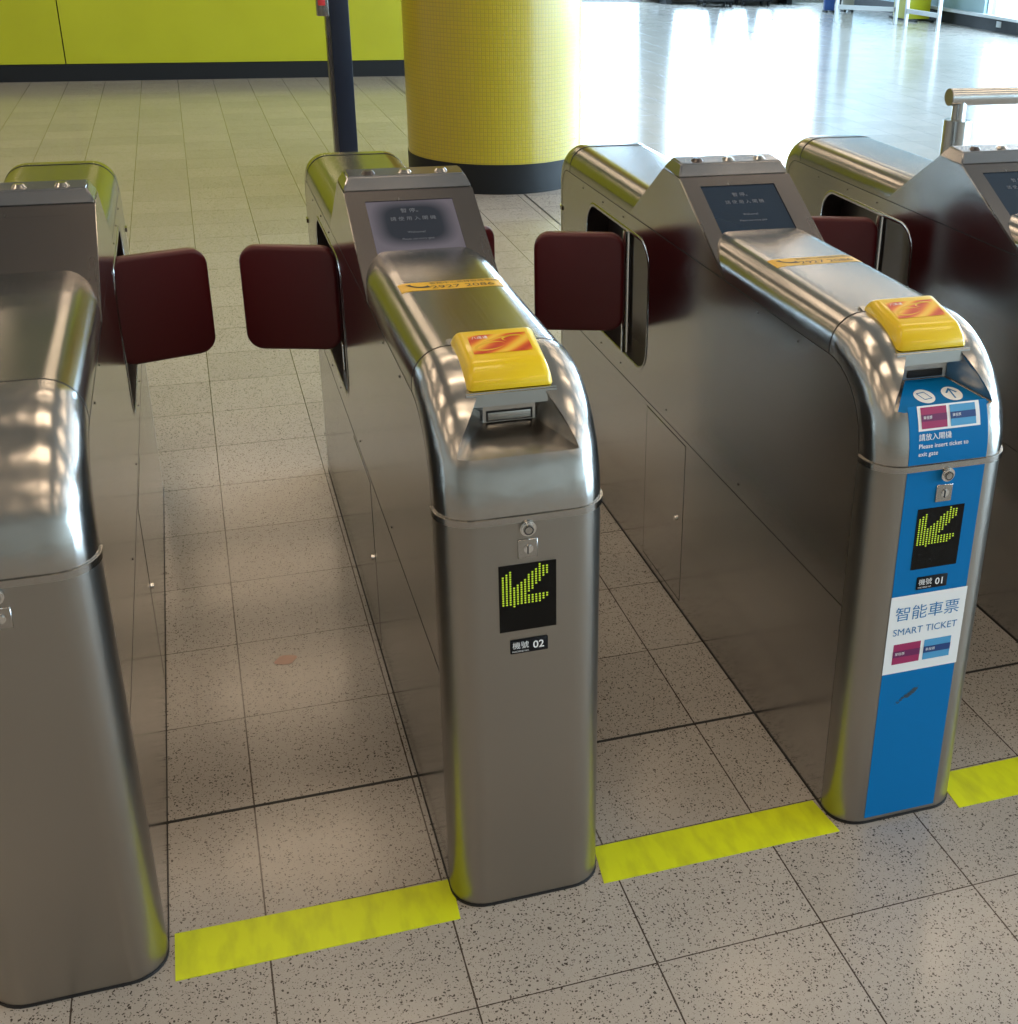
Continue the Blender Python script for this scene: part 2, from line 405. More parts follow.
def sweep(name, path, mat, parent, sec=None, smooth=35):
    sec = sec or section()
    bm = bmesh.new(); rows = []
    for y, z, ny, nz in path:
        rows.append([bm.verts.new((x, y-ny*dd, z-nz*dd)) for x, dd in sec])
    m = len(sec)
    for A, B in zip(rows, rows[1:]):
        for i in range(m): bm.faces.new((A[i], A[(i+1) % m], B[(i+1) % m], B[i]))
    bm.faces.new(rows[0]); bm.faces.new(rows[-1][::-1])
    return finish(bm, name, mat, parent, smooth)
def boolean(o, cutter):
    md = o.modifiers.new('cut', 'BOOLEAN'); md.operation = 'DIFFERENCE'; md.solver = 'EXACT'; md.object = cutter
    dg = bpy.context.evaluated_depsgraph_get(); dg.update()
    me = bpy.data.meshes.new_from_object(o.evaluated_get(dg))
    o.modifiers.clear(); old = o.data; o.data = me; me.name = old.name
    me.polygons.foreach_set('use_smooth', [True]*len(me.polygons)); me.set_sharp_from_angle(angle=math.radians(30))
    bpy.data.objects.remove(cutter)
# arc-length map used to lay prints on the front: s is measured up from the floor, round the nose, then back along the deck
def on_front(x, s, lift=0.0006):
    if s <= ZC: return (x, YFR-lift, s)
    a = (s-ZC)/RA
    if a <= PI/2: return (x, YFR+RA-(RA+lift)*math.cos(a), ZC+(RA+lift)*math.sin(a))
    return (x, YFR+RA+(s-ZC-RA*PI/2), ZD+lift)
def s_of(deg): return ZC + RA*math.radians(deg)
def patch(name, x0, x1, s0, s1, mat, parent, lift=0.0006, ns=1, poly=None):
    bm = bmesh.new()
    for k in range(ns):
        a, b = s0+(s1-s0)*k/ns, s0+(s1-s0)*(k+1)/ns
        bm.faces.new([bm.verts.new(on_front(x, s, lift)) for x, s in ((x0, a), (x1, a), (x1, b), (x0, b))])
    return finish(bm, name, mat, parent, 60)
def write(name, s, size, place, mat, parent, align='CENTER', bold=0.0, sx=1.0):
    vs, fs = text_mesh(s, size, align, bold)
    bm = bmesh.new(); V = [bm.verts.new(place(v.x*sx, v.y)) for v in vs]
    for f in fs:
        try: bm.faces.new([V[i] for i in f])
        except ValueError: pass
    return finish(bm, name, mat, parent)

def side_poly(z0, z1, inner=DP+0.0012):
    """outline of a side sheet between two heights, inside the wrapped edges"""
    yf, yb = YFR+inner, YBK-inner; zt = ZD-inner
    pts = []
    rf, rb = RA-inner, RB-inner
    cf, cb = (YFR+RA, ZC), (YBK-RB, ZD-RB)
    pts.append((yf, z0)); pts.append((yb, z0))
    if z1 < 0.5: return pts + [(yb, z1), (yf, z1)]
    for k in range(0, 11):
        a = math.radians(90*k/10); pts.append((cb[0]+rb*math.cos(a), cb[1]+rb*math.sin(a)))
    for k in range(0, 11):
        a = math.radians(90+90*k/10); pts.append((cf[0]+rf*math.cos(a), cf[1]+rf*math.sin(a)))
    return pts
def sheet_with_hole(name, outer, hole, x, t, mat, parent):
    """flat sheet standing at x, thickness t inwards, with one opening"""
    bm = bmesh.new()
    def ring(pts): 
        vs = [bm.verts.new((x, a, b)) for a, b in pts]
        return [bm.edges.new((vs[i], vs[(i+1) % len(vs)])) for i in range(len(vs))]
    es = ring(outer) + (ring(hole) if hole else [])
    bmesh.ops.triangle_fill(bm, edges=es, use_beauty=True, use_dissolve=False)
    g = bmesh.ops.extrude_face_region(bm, geom=bm.faces[:])
    bmesh.ops.translate(bm, verts=[v for v in g['geom'] if isinstance(v, bmesh.types.BMVert)], vec=(-t if x > 0 else t, 0, 0))
    return finish(bm, name, mat, parent)
SEAM = 0.447
OPEN = (0.757, 1.262, 0.512, 0.832)
DOOR = (0.462, 0.735, 0.022, 0.436)
FACE = ((0.290, 0.8813), (0.570, 1.032))      # slanted screen face, low front and top
FS = (FACE[1][1]-FACE[0][1])/(FACE[1][0]-FACE[0][0])
FN = Vector((0, -FS, 1)).normalized()
def on_face(x, y, lift=0.0): # y is the world-like depth of the point on the slanted face
    p = Vector((x, y, FACE[0][1]+FS*(y-FACE[0][0]))) + FN*lift
    return tuple(p)

_sb = bmesh.new(); bm_cyl(_sb, (0, 0, 0), 0.0024, 0.002, 'x', 10)
SCREW = bpy.data.meshes.new('screw'); _sb.to_mesh(SCREW); _sb.free(); SCREW.materials.append(M_DARK)
def led_dots():
    out = []
    for c in range(15):
        for rr in range(29):
            X = 117-97+c*18.6; Y = 12+rr*13.1            # in a 291 x 380 field
            bar = 10 <= X <= 66 and Y >= 57-(X-20)*0.72 and Y <= 233
            foot = 182 <= Y <= 233 and X >= 20 and X <= 252-(Y-187)*0.95 and X < 252
            top = 139-(X-63)*0.89; bot = 180-(X-138)*1.08
            diag = 60 <= X <= 258 and Y >= top and Y <= max(bot, 0) and not (X > 222 and Y < top+18+(X-222)*0.9)
            core = 60 <= X <= 140 and top <= Y <= 233
            if bar or foot or diag or core: out.append((X/291-0.5, 0.5-Y/380))
    return out
def cut_funnel(t, nose, loc, wrapped):
    # ticket funnel cut into the nose below the reader
    A = [(s*0.100-0.007, -0.372, 0.832) for s in (-1, 1)] + [(s*0.116-0.007, -0.42, 0.822) for s in (-1, 1)]
    S = [(s*0.041, -0.284, z) for s in (-1, 1) for z in (0.857, 0.925)]
    T = [(s*0.046, -0.335, 0.925) for s in (-1, 1)]
    bm = bmesh.new()
    for p in A+S+T: bm.verts.new(p)
    bmesh.ops.convex_hull(bm, input=bm.verts[:])
    cut = finish(bm, 'cutter', M_NOSE); cut.location = loc
    bpy.context.view_layer.update()
    boolean(nose, cut)
    sl = box('ticket_slot', -0.034, 0.034, -0.2865, -0.2830, 0.8605, 0.8735, M_BLACK if wrapped else M_TRIM, t, 0.0015)
    if not wrapped: box('slot_gap', -0.036, 0.036, -0.2857, -0.2830, 0.8588, 0.8752, M_BLACK, sl)
def fit_screen(t, screen):
    scr_mat = M_SCREENP if screen == 'purple' else M_SCREEN
    bm = bmesh.new()
    bm.faces.new([bm.verts.new(on_face(x, y, 0.0012)) for x, y in ((-0.094, 0.408), (0.083, 0.408), (0.083, 0.541), (-0.094, 0.541))])
    sg = finish(bm, 'screen', scr_mat, t)
    def fp_(yc): return lambda a, b: on_face(a-0.006, yc+b*0.9, 0.0018)
    write('message', '暫 停。', 0.0135, fp_(0.514), M_SCRTXT, sg)
    write('message', '請 使 用 入 閘 機', 0.0125, fp_(0.493), M_SCRTXT, sg)
    write('message', 'Welcome!', 0.0085, fp_(0.458), M_SCRTXT, sg)
    write('message', 'Please use entry gate', 0.0075, fp_(0.441), M_SCRTXT, sg)
def make_gate(loc, label, number, wrapped=False, screen='dark', left_a=17, right_a=17, reader=True, inset=0.0, lead=0.0, plain_=False):
    t = thing('ticket_gate', label, 'ticket gate', loc, 0, 'ticket gates across the entrance')
    # black rubber plinth line
    fp = round_rect(-HW-0.001, HW+0.001, YFR-0.001, YBK+0.001, RC, 8)
    prism('plinth', fp, 'z', 0.0, 0.006, M_BLACK, t, smooth=40)
    # dark carcass behind the skins, seen only in the gaps
    ins = DP+0.004
    core = []
    for y, z in side_poly(0.011, 0.9, ins): core.append((y, z))
    bm = bmesh.new(); bm_prism(bm, core, 'x', -HW+0.062, HW-0.062)
    finish(bm, 'carcass', M_DARK, t)
    # skins
    zt = 0.7335
    fpan = sweep('front_panel', [(YFR, 0.006, -1, 0), (YFR, zt, -1, 0)], M_FRONT, t)
    sweep('rear_panel', [(YBK, 0.006, 1, 0), (YBK, 0.755, 1, 0)], M_FRONT, t)
    sweep('front_lip', [(YFR-0.0035, zt+0.0005, -1, 0), (YFR-0.0035, ZC-0.0005, -1, 0)], M_TRIM, t, section(HW+0.0035, DP+0.004, RC+0.003))
    sweep('rear_lip', [(YBK+0.0035, 0.7555, 1, 0), (YBK+0.0035, 0.766, 1, 0)], M_TRIM, t, section(HW+0.0035, DP+0.004, RC+0.003))
    nose = sweep('nose_cap', nose_path(), M_NOSE, t)
    if not plain_: cut_funnel(t, nose, loc, wrapped)
    sweep('front_deck', [(YFR+RA+0.002, ZD-0.001, 0, 1), (0.62, ZD-0.001, 0, 1)], M_DECK, t)
    sweep('rear_deck', [(0.63, ZD-0.001, 0, 1), (1.430, ZD-0.001, 0, 1)], M_DECK, t)
    sweep('rear_cap', rear_path() + [(YBK, 0.768, 1, 0)], M_TRIM, t)
    if 1:
        q = ZD-RB
    sweep('front_cap_joint', [(YFR+RA-0.0005, ZD+0.0003, 0, 1), (YFR+RA+0.0025, ZD+0.0003, 0, 1)], M_BLACK, t, section(HW+0.0003))
    sweep('rear_cap_joint', [(1.4295, ZD+0.0003, 0, 1), (1.4325, ZD+0.0003, 0, 1)], M_BLACK, t, section(HW+0.0003))
    # side skins, both sides
    for sgn in (-1, 1):
        X = sgn*HW
        hole = round_rect(OPEN[0], OPEN[1], OPEN[2], OPEN[3], 0.065, 8)
        up = side_poly(SEAM+0.001, 0.9)
        sheet_with_hole('upper_side_panel', up, hole, X, 0.003, M_SIDE, t)
        dh = [(DOOR[0], DOOR[2]), (DOOR[1], DOOR[2]), (DOOR[1], DOOR[3]), (DOOR[0], DOOR[3])]
        sheet_with_hole('lower_side_panel', side_poly(0.006, SEAM-0.001), dh, X, 0.003, M_SIDE, t)
        g = 0.0025
        a, b = (X-0.004*sgn, X+0.0006*sgn); a, b = min(a, b), max(a, b)
        dr = box('service_door', a, b, DOOR[0]+g, DOOR[1]-g, DOOR[2]+g, DOOR[3]-g, M_SIDE, t, 0.0006, 1)
        cyl('door_lock', (X+sgn*0.002, DOOR[0]+0.045, 0.23), 0.007, 0.006, M_CHROME, dr, 'x', 16, 0.001)
        # recess that the paddle folds into
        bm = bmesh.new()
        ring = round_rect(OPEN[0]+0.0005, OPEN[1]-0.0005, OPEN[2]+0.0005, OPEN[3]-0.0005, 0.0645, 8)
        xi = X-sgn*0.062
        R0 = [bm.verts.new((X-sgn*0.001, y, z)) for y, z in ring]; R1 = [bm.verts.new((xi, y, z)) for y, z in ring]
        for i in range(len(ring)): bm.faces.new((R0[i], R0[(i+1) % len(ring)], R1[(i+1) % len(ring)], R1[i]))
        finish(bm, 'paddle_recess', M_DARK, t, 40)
        # rolled edge round the recess
        bm = bmesh.new()
        for (ra, lift0), (rb_, lift1) in zip(((0.0, 0.0), (0.004, 0.0022), (0.009, 0.0014)), ((0.004, 0.0022), (0.009, 0.0014), (0.011, 0.0))):
            q0 = round_rect(OPEN[0]-ra, OPEN[1]+ra, OPEN[2]-ra, OPEN[3]+ra, 0.065+ra, 8)
            q1 = round_rect(OPEN[0]-rb_, OPEN[1]+rb_, OPEN[2]-rb_, OPEN[3]+rb_, 0.065+rb_, 8)
            V0 = [bm.verts.new((X+sgn*lift0, y, z)) for y, z in q0]; V1 = [bm.verts.new((X+sgn*lift1, y, z)) for y, z in q1]
            for i in range(len(q0)): bm.faces.new((V0[i], V0[(i+1) % len(q0)], V1[(i+1) % len(q0)], V1[i]))
        finish(bm, 'recess_rim', M_TRIM, t, 60)
        # dark joint line that follows the wrapped edge
        inn = DP+0.0006; line = []
        for k in range(13):
            a = math.radians(-2+92*k/12); line.append((YFR+RA-(RA-inn)*math.cos(a), ZC+(RA-inn)*math.sin(a), -math.cos(a), math.sin(a)))
        for k in range(13):
            a = math.radians(90-90*k/12); line.append((YBK-RB+(RB-inn)*math.cos(a), ZD-RB+(RB-inn)*math.sin(a), math.cos(a), math.sin(a)))
        bm = bmesh.new(); prev = None
        for y, z, ny, nz in line:
            P = [bm.verts.new((X+sgn*0.0004, y+q*ny, z+q*nz)) for q in (-0.0009, 0.0009)]
            if prev: bm.faces.new((prev[0], prev[1], P[1], P[0]))
            prev = P
        finish(bm, 'edge_joint', M_BLACK, t)
        bm = bmesh.new()
        bm.faces.new([bm.verts.new((X+sgn*0.0004, y, z)) for y, z in ((YFR+DP, SEAM-0.0008), (YBK-DP, SEAM-0.0008), (YBK-DP, SEAM+0.0008), (YFR+DP, SEAM+0.0008))])
        finish(bm, 'panel_joint', M_BLACK, t)
        # screws under the deck edge and along the lower seam
        for y, z in ((-0.06, 0.862), (0.12, 0.862), (0.95, 0.862), (1.12, 0.862), (1.30, 0.862), (1.30, 0.475), (1.12, 0.475), (0.95, 0.475), (0.60, 0.475), (0.16, 0.475)):
            so = bpy.data.objects.new('screw', SCREW); COL.objects.link(so); so.parent = t; so.location = (X+sgn*0.0004, y, z)
        # hinge post and paddle
        ang = left_a if sgn < 0 else right_a
        px, py = sgn*(HW-0.004-inset), 0.930+lead
        hp = cyl('hinge_post', (px-sgn*0.004, py, 0.672), 0.0145, OPEN[3]-OPEN[2]-0.002, M_CHROME, t, seg=20)
        pb = bmesh.new()
        half = ((0.0105, 0.0170), (0.0060, 0.0162), (0.0028, 0.0143), (0.0008, 0.0112), (0.0, 0.0070))
        rings = [(i, -y) for i, y in half] + [(i, y) for i, y in reversed(half)]
        prevr = None; first = None
        for ins_, yy in rings:
            q = [pb.verts.new((x, yy, z)) for x, z in round_rect(-0.006+ins_, 0.222-ins_, 0.572+ins_, 0.826-ins_, 0.040-ins_, 8)]
            if prevr:
                for i in range(len(q)): pb.faces.new((prevr[i], prevr[(i+1) % len(q)], q[(i+1) % len(q)], q[i]))
            else: first = q
            prevr = q
        pb.faces.new(first); pb.faces.new(prevr[::-1])
        a = math.radians(ang)
        rot = Matrix.Translation((px+sgn*0.012, py, 0)) @ Matrix.Rotation(a, 4, 'Z')
        if sgn < 0: rot = Matrix.Translation((px-0.012, py, 0)) @ Matrix.Rotation(PI-a, 4, 'Z')
        bmesh.ops.transform(pb, matrix=rot, verts=pb.verts[:])
        finish(pb, 'barrier_paddle', M_PADDLE, t, 35)
    # raised screen housing
    hw = HW+0.0012
    hpoly = [FACE[0], FACE[1], (0.672, 1.037), (0.905, 0.8813)]
    hs = prism('screen_housing', hpoly, 'x', -hw, hw, M_SIDE, t, 0.0012)
    # face plate, slightly proud
    bm = bmesh.new()
    for x0, x1, y0, y1 in ((-hw+0.001, -0.094, 0.292, 0.568), (0.083, hw-0.001, 0.292, 0.568), (-0.094, 0.083, 0.541, 0.568), (-0.094, 0.083, 0.292, 0.405)):
        vs = [bm.verts.new(on_face(x, y, l)) for l in (0.0, 0.0035) for x, y in ((x0, y0), (x1, y0), (x1, y1), (x0, y1))]
        for f in ((3, 2, 1, 0), (4, 5, 6, 7), (0, 1, 5, 4), (1, 2, 6, 5), (2, 3, 7, 6), (3, 0, 4, 7)): bm.faces.new([vs[i] for i in f])
    finish(bm, 'screen_surround', M_HOUSING, hs)
    # glass
    if plain_:
        bm = bmesh.new()
        vs = [bm.verts.new(on_face(x, y, l)) for l in (0.0, 0.0035) for x, y in ((-0.0945, 0.40), (0.0835, 0.40), (0.0835, 0.5415), (-0.0945, 0.5415))]
        for f in ((3, 2, 1, 0), (4, 5, 6, 7)): bm.faces.new([vs[i] for i in f])
        finish(bm, 'blank_plate', M_HOUSING, hs)
    else: fit_screen(t, screen)
    # lid bar across the top with three studs
    bm = bmesh.new()
    secn = [((0.571, 1.0335), 0.0), ((0.590, 1.0600), 0.012), ((0.650, 1.0640), 0.012), ((0.675, 1.0375), 0.0)]
    L_ = [bm.verts.new((-hw+i, y, z)) for (y, z), i in secn]; R_ = [bm.verts.new((hw-i, y, z)) for (y, z), i in secn]
    bm.faces.new(L_); bm.faces.new(R_[::-1])
    for i in range(4): bm.faces.new((L_[i], R_[i], R_[(i+1) % 4], L_[(i+1) % 4]))
    bmesh.ops.bevel(bm, geom=bm.edges[:], offset=0.003, segments=2, affect='EDGES')
    lid = finish(bm, 'top_lid', M_LID, t, 40)
    for x in (-0.075, 0.0, 0.075):
        cyl('stud', (x, 0.612, 1.064), 0.015, 0.007, M_DARK if x < 0 else M_TRIM, lid, seg=20, r2=0.009)
    # yellow card reader on a steel tray
    if not plain_:
        tilt = math.radians(16)
        def tr(v):  # local tray frame: origin front edge centre
            x, y, z = v
            return (x, -0.305+y*math.cos(tilt)-z*math.sin(tilt), 0.9135+y*math.sin(tilt)+z*math.cos(tilt))
        bm = bmesh.new(); bm_box(bm, -0.072, 0.072, 0, 0.150, -0.021, 0)
        for v in bm.verts:
            if v.co.z < -0.01 and v.co.y < 0.01: v.co.y -= 0.009
        bmesh.ops.bevel(bm, geom=bm.edges[:], offset=0.002, segments=2, affect='EDGES')
        for v in bm.verts: v.co = tr(v.co)
        tray = finish(bm, 'reader_tray', M_TRIM, t, 40)
        bm = bmesh.new()
        lo = [(-0.066, 0.005), (0.066, 0.005), (0.066, 0.142), (-0.066, 0.142)]
        hi = [(-0.058, 0.036), (0.058, 0.036), (0.058, 0.130), (-0.058, 0.130)]
        V = [bm.verts.new((x, y, 0.001)) for x, y in lo] + [bm.verts.new((x, y, 0.010)) for x, y in lo] + \
            [bm.verts.new((x, y, 0.031-(y-0.04)*0.06)) for x, y in hi]
        bm.faces.new(V[3::-1]); bm.faces.new(V[8:12])
        for o in (0, 4):
            for i in range(4): bm.faces.new((V[o+i], V[o+(i+1) % 4], V[o+4+(i+1) % 4], V[o+4+i]))
        bmesh.ops.bevel(bm, geom=[e for e in bm.edges if max(e.verts[0].co.z, e.verts[1].co.z) > 0.005], offset=0.009, segments=4, affect='EDGES', profile=0.5)
        for v in bm.verts: v.co = tr(v.co)
        rd = finish(bm, 'card_reader', M_YELLOW, t, 60)
        bm = bmesh.new(); uvl = bm.loops.layers.uv.new('UVMap')
        def top(x, y, l=0.0006): return tr((x, y, 0.031-(y-0.04)*0.06+l))
        qs = [(-0.046, 0.058), (0.046, 0.058), (0.046, 0.112), (-0.046, 0.112)]
        f = bm.faces.new([bm.verts.new(top(*q)) for q in qs])
        for l, q in zip(f.loops, qs): l[uvl].uv = q
        lb = finish(bm, 'swirl_label', M_LABEL, rd)
        # yellow and pale ribbons of the print
        def ribbon(cx, cy, rx, ry, a0, a1, wd, mat, rotd):
            bm = bmesh.new(); n = 20; prev = None
            for k in range(n+1):
                a = math.radians(a0+(a1-a0)*k/n); ww = wd*math.sin(PI*k/n)
                ca, sa = math.cos(math.radians(rotd)), math.sin(math.radians(rotd))
                P = []
                for rr in (-ww/2, ww/2):
                    x, y = (rx+rr)*math.cos(a), (ry+rr)*math.sin(a)
                    P.append(bm.verts.new(top(cx+x*ca-y*sa, cy+x*sa+y*ca, 0.0009)))
                if prev: bm.faces.new((prev[0], prev[1], P[1], P[0]))
                prev = P
            bmesh.ops.remove_doubles(bm, verts=bm.verts, dist=1e-7)
            return finish(bm, 'ribbon_print', mat, lb)
        ribbon(-0.016, 0.078, 0.024, 0.010, 0, 330, 0.005, M_ORANGE, 12)
        ribbon(0.022, 0.097, 0.016, 0.007, -60, 230, 0.0045, M_YELLOW, 10)
        ribbon(0.003, 0.089, 0.038, 0.011, 150, 20, 0.004, M_ORANGE, 14)
        write('small_print', '八達通', 0.0085, lambda a, b: top(a-0.028, b+0.104, 0.0009), M_WHITE, lb)
    # lock, keyhole plate, arrow display, number plate on the front
    fz = 0.725
    lk = cyl('lock', (0, YFR-0.004, fz-0.001), 0.0125, 0.010, M_CHROME, t, 'y', 28, 0.002)
    cyl('lock_barrel', (0, YFR-0.0095, fz-0.002), 0.0085, 0.003, M_TRIM, lk, 'y', 24, 0.0008)
    bm = bmesh.new()
    prev = None
    for k in range(25):
        a = 2*PI*k/24
        P = [bm.verts.new((rr*math.cos(a), YFR-0.0112, fz-0.002+rr*math.sin(a))) for rr in (0.0058, 0.0072)]
        if prev: bm.faces.new((prev[0], prev[1], P[1], P[0]))
        prev = P
    finish(bm, 'lock_ring', M_BLACK, lk)
    kp = box('keyhole_plate', -0.0155, 0.0155, YFR-0.0025, YFR, 0.672, 0.704, M_TRIM, t, 0.0008, 1)
    cyl('keyhole_cover', (0.001, YFR-0.003, 0.688), 0.0075, 0.004, M_CHROME, kp, 'y', 20, 0.0015)
    box('keyhole', -0.0015, 0.0005, YFR-0.0058, YFR-0.0045, 0.681, 0.694, M_BLACK, kp)
    if plain_: return t
    dp = box('arrow_display', -0.046, 0.045, YFR-0.0012, YFR, 0.545, 0.662, M_DISP, t)
    bm = bmesh.new()
    for uu, vv in led_dots():
        x, z = -0.0005+uu*0.091, 0.6035+vv*0.117
        bmesh.ops.create_uvsphere(bm, u_segments=8, v_segments=4, radius=0.00175, matrix=Matrix.Translation((x, YFR-0.0014, z)) @ Matrix.Diagonal((1.0, 0.5, 0.8, 1)))
    tag_ = finish(bm, 'led_arrow', M_LED, dp, 60); tag_['label'] = 'arrow of lit green dots pointing down left'
    npz = 0.516
    pl = box('number_plate', -0.030, 0.031, YFR-0.002, YFR, npz-0.0125, npz+0.0125, M_PLATE, t, 0.0015)
    pr = [(-0.031, 0.032, npz-0.0135, npz+0.0135)]
    def pf(cx, cz): return lambda a, b: (cx+a, YFR-0.0024, cz+b)
    write('writing', '機號', 0.0135, pf(-0.0135, npz+0.0015), M_WHITE, pl)
    if number: write('writing', number, 0.0185, pf(0.0155, npz-0.0005), M_WHITE, pl, bold=0.0003)
    write('writing', 'MACHINE NO.', 0.0042, pf(-0.0135, npz-0.0085), M_WHITE, pl)
    # hotline sticker across the deck
    zs = ZD+0.0006-0.001
    bm = bmesh.new()
    def onde(x, y, l=0.0004): # on the deck, following the rounded shoulders
        x0 = HW-RC
        if abs(x) <= x0: return (x, y, ZD-0.001+l)
        a = (abs(x)-x0)/RC
        return (math.copysign(x0+(RC+l)*math.sin(a), x), y, ZD-0.001-RC+(RC+l)*math.cos(a))
    X0, X1 = -0.092, 0.094
    rows = [(X0+0.006, X1), (X0, X1), (X0+0.001, X1)]
    ys = [0.122, 0.140, 0.180]
    n = 24; xs = [X0+(X1-X0)*k/n for k in range(n+1)]
    for k in range(n):
        bm.faces.new([bm.verts.new(onde(*q)) for q in ((xs[k], 0.127), (xs[k+1], 0.127), (xs[k+1], 0.178), (xs[k], 0.178))])
    st = finish(bm, 'hotline_sticker', M_ORANGE, t, 60)
    write('writing', '客務中心熱線服務電話', 0.0125, lambda a, b: onde(a+0.026, 0.1665+b*1.1, 0.0009), M_INK, st)
    write('phone_number', '2927 2086', 0.0235, lambda a, b: onde(a+0.020, 0.1420+b*1.05, 0.0009), M_INK, st, sx=1.15)
    # handset symbol
    bm = bmesh.new(); prev = None
    for k in range(17):
        a = math.radians(190+110*k/16); wd = 0.0045+0.0045*(abs(k-8)/8)**4*1.2
        P = [bm.verts.new(onde(-0.055+(0.024+s*wd/2)*math.cos(a)+0.004, 0.170+(0.030+s*wd)*math.sin(a)*0.8, 0.0009)) for s in (-1, 1)]
        if prev: bm.faces.new((prev[0], prev[1], P[1], P[0]))
        prev = P
    finish(bm, 'handset_symbol', M_INK, st)
    if wrapped:
        patch('blue_wrap', -0.076, 0.074, 0.013, zt-0.001, M_BLUE, t)
        patch('blue_wrap', -0.076, 0.074, ZC+0.001, s_of(28.2), M_BLUE, t, ns=12)
        # blue film on the floor of the funnel
        def ff(x, y): # funnel floor plane
            f = (y+0.372)/0.088; return (x, y, 0.832+f*0.025+0.0007)
        bm = bmesh.new()
        bm.faces.new([bm.verts.new(ff(*q)) for q in ((-0.083, -0.367), (0.074, -0.367), (0.082, -0.362), (0.038, -0.286), (-0.038, -0.286), (-0.092, -0.362))])
        fb = finish(bm, 'funnel_film', M_BLUE, t)
        for cx, kind in ((-0.026, 't'), (0.027, 'a')):
            bm = bmesh.new()
            bm.faces.new([bm.verts.new((lambda p: (p[0], p[1], p[2]+0.0005))(ff(cx+0.0185*math.cos(2*PI*k/32), -0.332+0.0185*math.sin(2*PI*k/32)))) for k in range(32)])
            dc = finish(bm, 'round_symbol', M_WHITE, fb)
            bm = bmesh.new()
            def poly(pts):
                bm.faces.new([bm.verts.new((lambda p: (p[0], p[1], p[2]+0.0010))(ff(cx+a, -0.332+b))) for a, b in pts])
            if kind == 'a':
                poly([(-0.0015, -0.013), (0.0015, -0.013), (0.0015, 0.012), (-0.0015, 0.012)])
                poly([(0.0, 0.0145), (-0.011, 0.003), (-0.0085, 0.001), (0.0, 0.010)])
                poly([(0.0, 0.0145), (0.0, 0.010), (0.0085, 0.001), (0.011, 0.003)])
            else:
                for (a0, b0), (a1, b1) in (((-0.011, 0.008), (0.004, 0.010)), ((0.004, 0.010), (0.011, -0.007)), ((0.011, -0.007), (-0.004, -0.009)), ((-0.004, -0.009), (-0.011, 0.008))):
                    dx, dy = a1-a0, b1-b0; q = math.hypot(dx, dy); nx, ny = -dy/q*0.0008, dx/q*0.0008
                    poly([(a0-nx, b0-ny), (a1-nx, b1-ny), (a1+nx, b1+ny), (a0+nx, b0+ny)])
            finish(bm, 'symbol_print', M_BLUETXT, dc)
        # ticket pictures on the nose
        def cards(x0, x1, s0, s1, xa, parent, ns):
            h = s1-s0
            for k, (c1, c2) in enumerate(((M_MAGENTA, M_PURPLE), (M_LBLUE, M_NAVY))):
                a = x0+(x1-x0)*0.52*k; b = a+(x1-x0)*0.46
                cd = patch('ticket_picture', a, b, s0, s1, c1, parent, 0.0014, ns)
                patch('ticket_stripe', a, b, s0+h*0.34, s0+h*0.66, c2, cd, 0.0018, max(1, ns//2))
                write('small_print', '單程票', h*0.16, lambda p, q, a=a: on_front(a+(b-a)*0.25+p, s0+h*0.5+q, 0.0021), M_WHITE, cd)
        pb_ = patch('ticket_label', -0.059, 0.059, s_of(16.3), s_of(28.0), M_WHITE, t, 0.0010, 4)
        cards(-0.053, 0.053, s_of(17.3), s_of(27.2), 0, pb_, 4)
        def wr(s, size, deg, x): return write('instruction', s, size, lambda a, b: on_front(x+a, s_of(deg)+b, 0.0012), M_WHITE, t, align='LEFT', bold=0.00007)
        wr('請放入閘機', 0.0125, 13.2, -0.059); wr('Please insert ticket to', 0.0108, 9.1, -0.059); wr('exit gate', 0.0108, 5.4, -0.059)
        # white sign
        sg2 = patch('smart_ticket_sign', -0.0765, 0.0765, 0.335, 0.495, M_WHITE, t, 0.0012)
        write('writing', '智能車票', 0.031, lambda a, b: on_front(a*1.06, 0.456+b, 0.0016), M_BLUETXT, sg2)
        write('writing', 'SMART TICKET', 0.0195, lambda a, b: on_front(a, 0.4205+b, 0.0016), M_BLUETXT, sg2)
        cards(-0.060, 0.060, 0.354, 0.396, 0, sg2, 1)
        # dark scuff on the blue film
        bm = bmesh.new()
        for k in range(26):
            x, s = -0.042+0.045*k/25, 0.268+0.026*k/25+random.uniform(-0.004, 0.004); rr = random.uniform(0.0008, 0.0032)*(1.5 if 12 < k < 22 else 0.7)
            bm.faces.new([bm.verts.new(on_front(x+rr*1.6*math.cos(a), s+rr*math.sin(a), 0.0010+k*1e-5)) for a in (0, 1, 2, 3, 4, 5)])
        finish(bm, 'scuff', M_SCUFF, t)
    return t
make_gate((-0.287, 0, 0), 'stainless steel ticket gate cut off by the left edge of the photo', '', right_a=17, inset=0.032, lead=0.03, plain_=True)
make_gate((0.4425, -0.003, 0), 'plain stainless steel ticket gate with a bare steel front, numbered 02', '02', screen='purple', right_a=41, inset=0.018, lead=0.03)
make_gate((1.1675, -0.006, 0), 'stainless steel ticket gate with a blue front and white SMART TICKET sign, numbered 01', '01', wrapped=True, right_a=50)
make_gate((1.889, 0, 0), 'stainless steel ticket gate at the right edge, behind the blue-fronted gate', '')

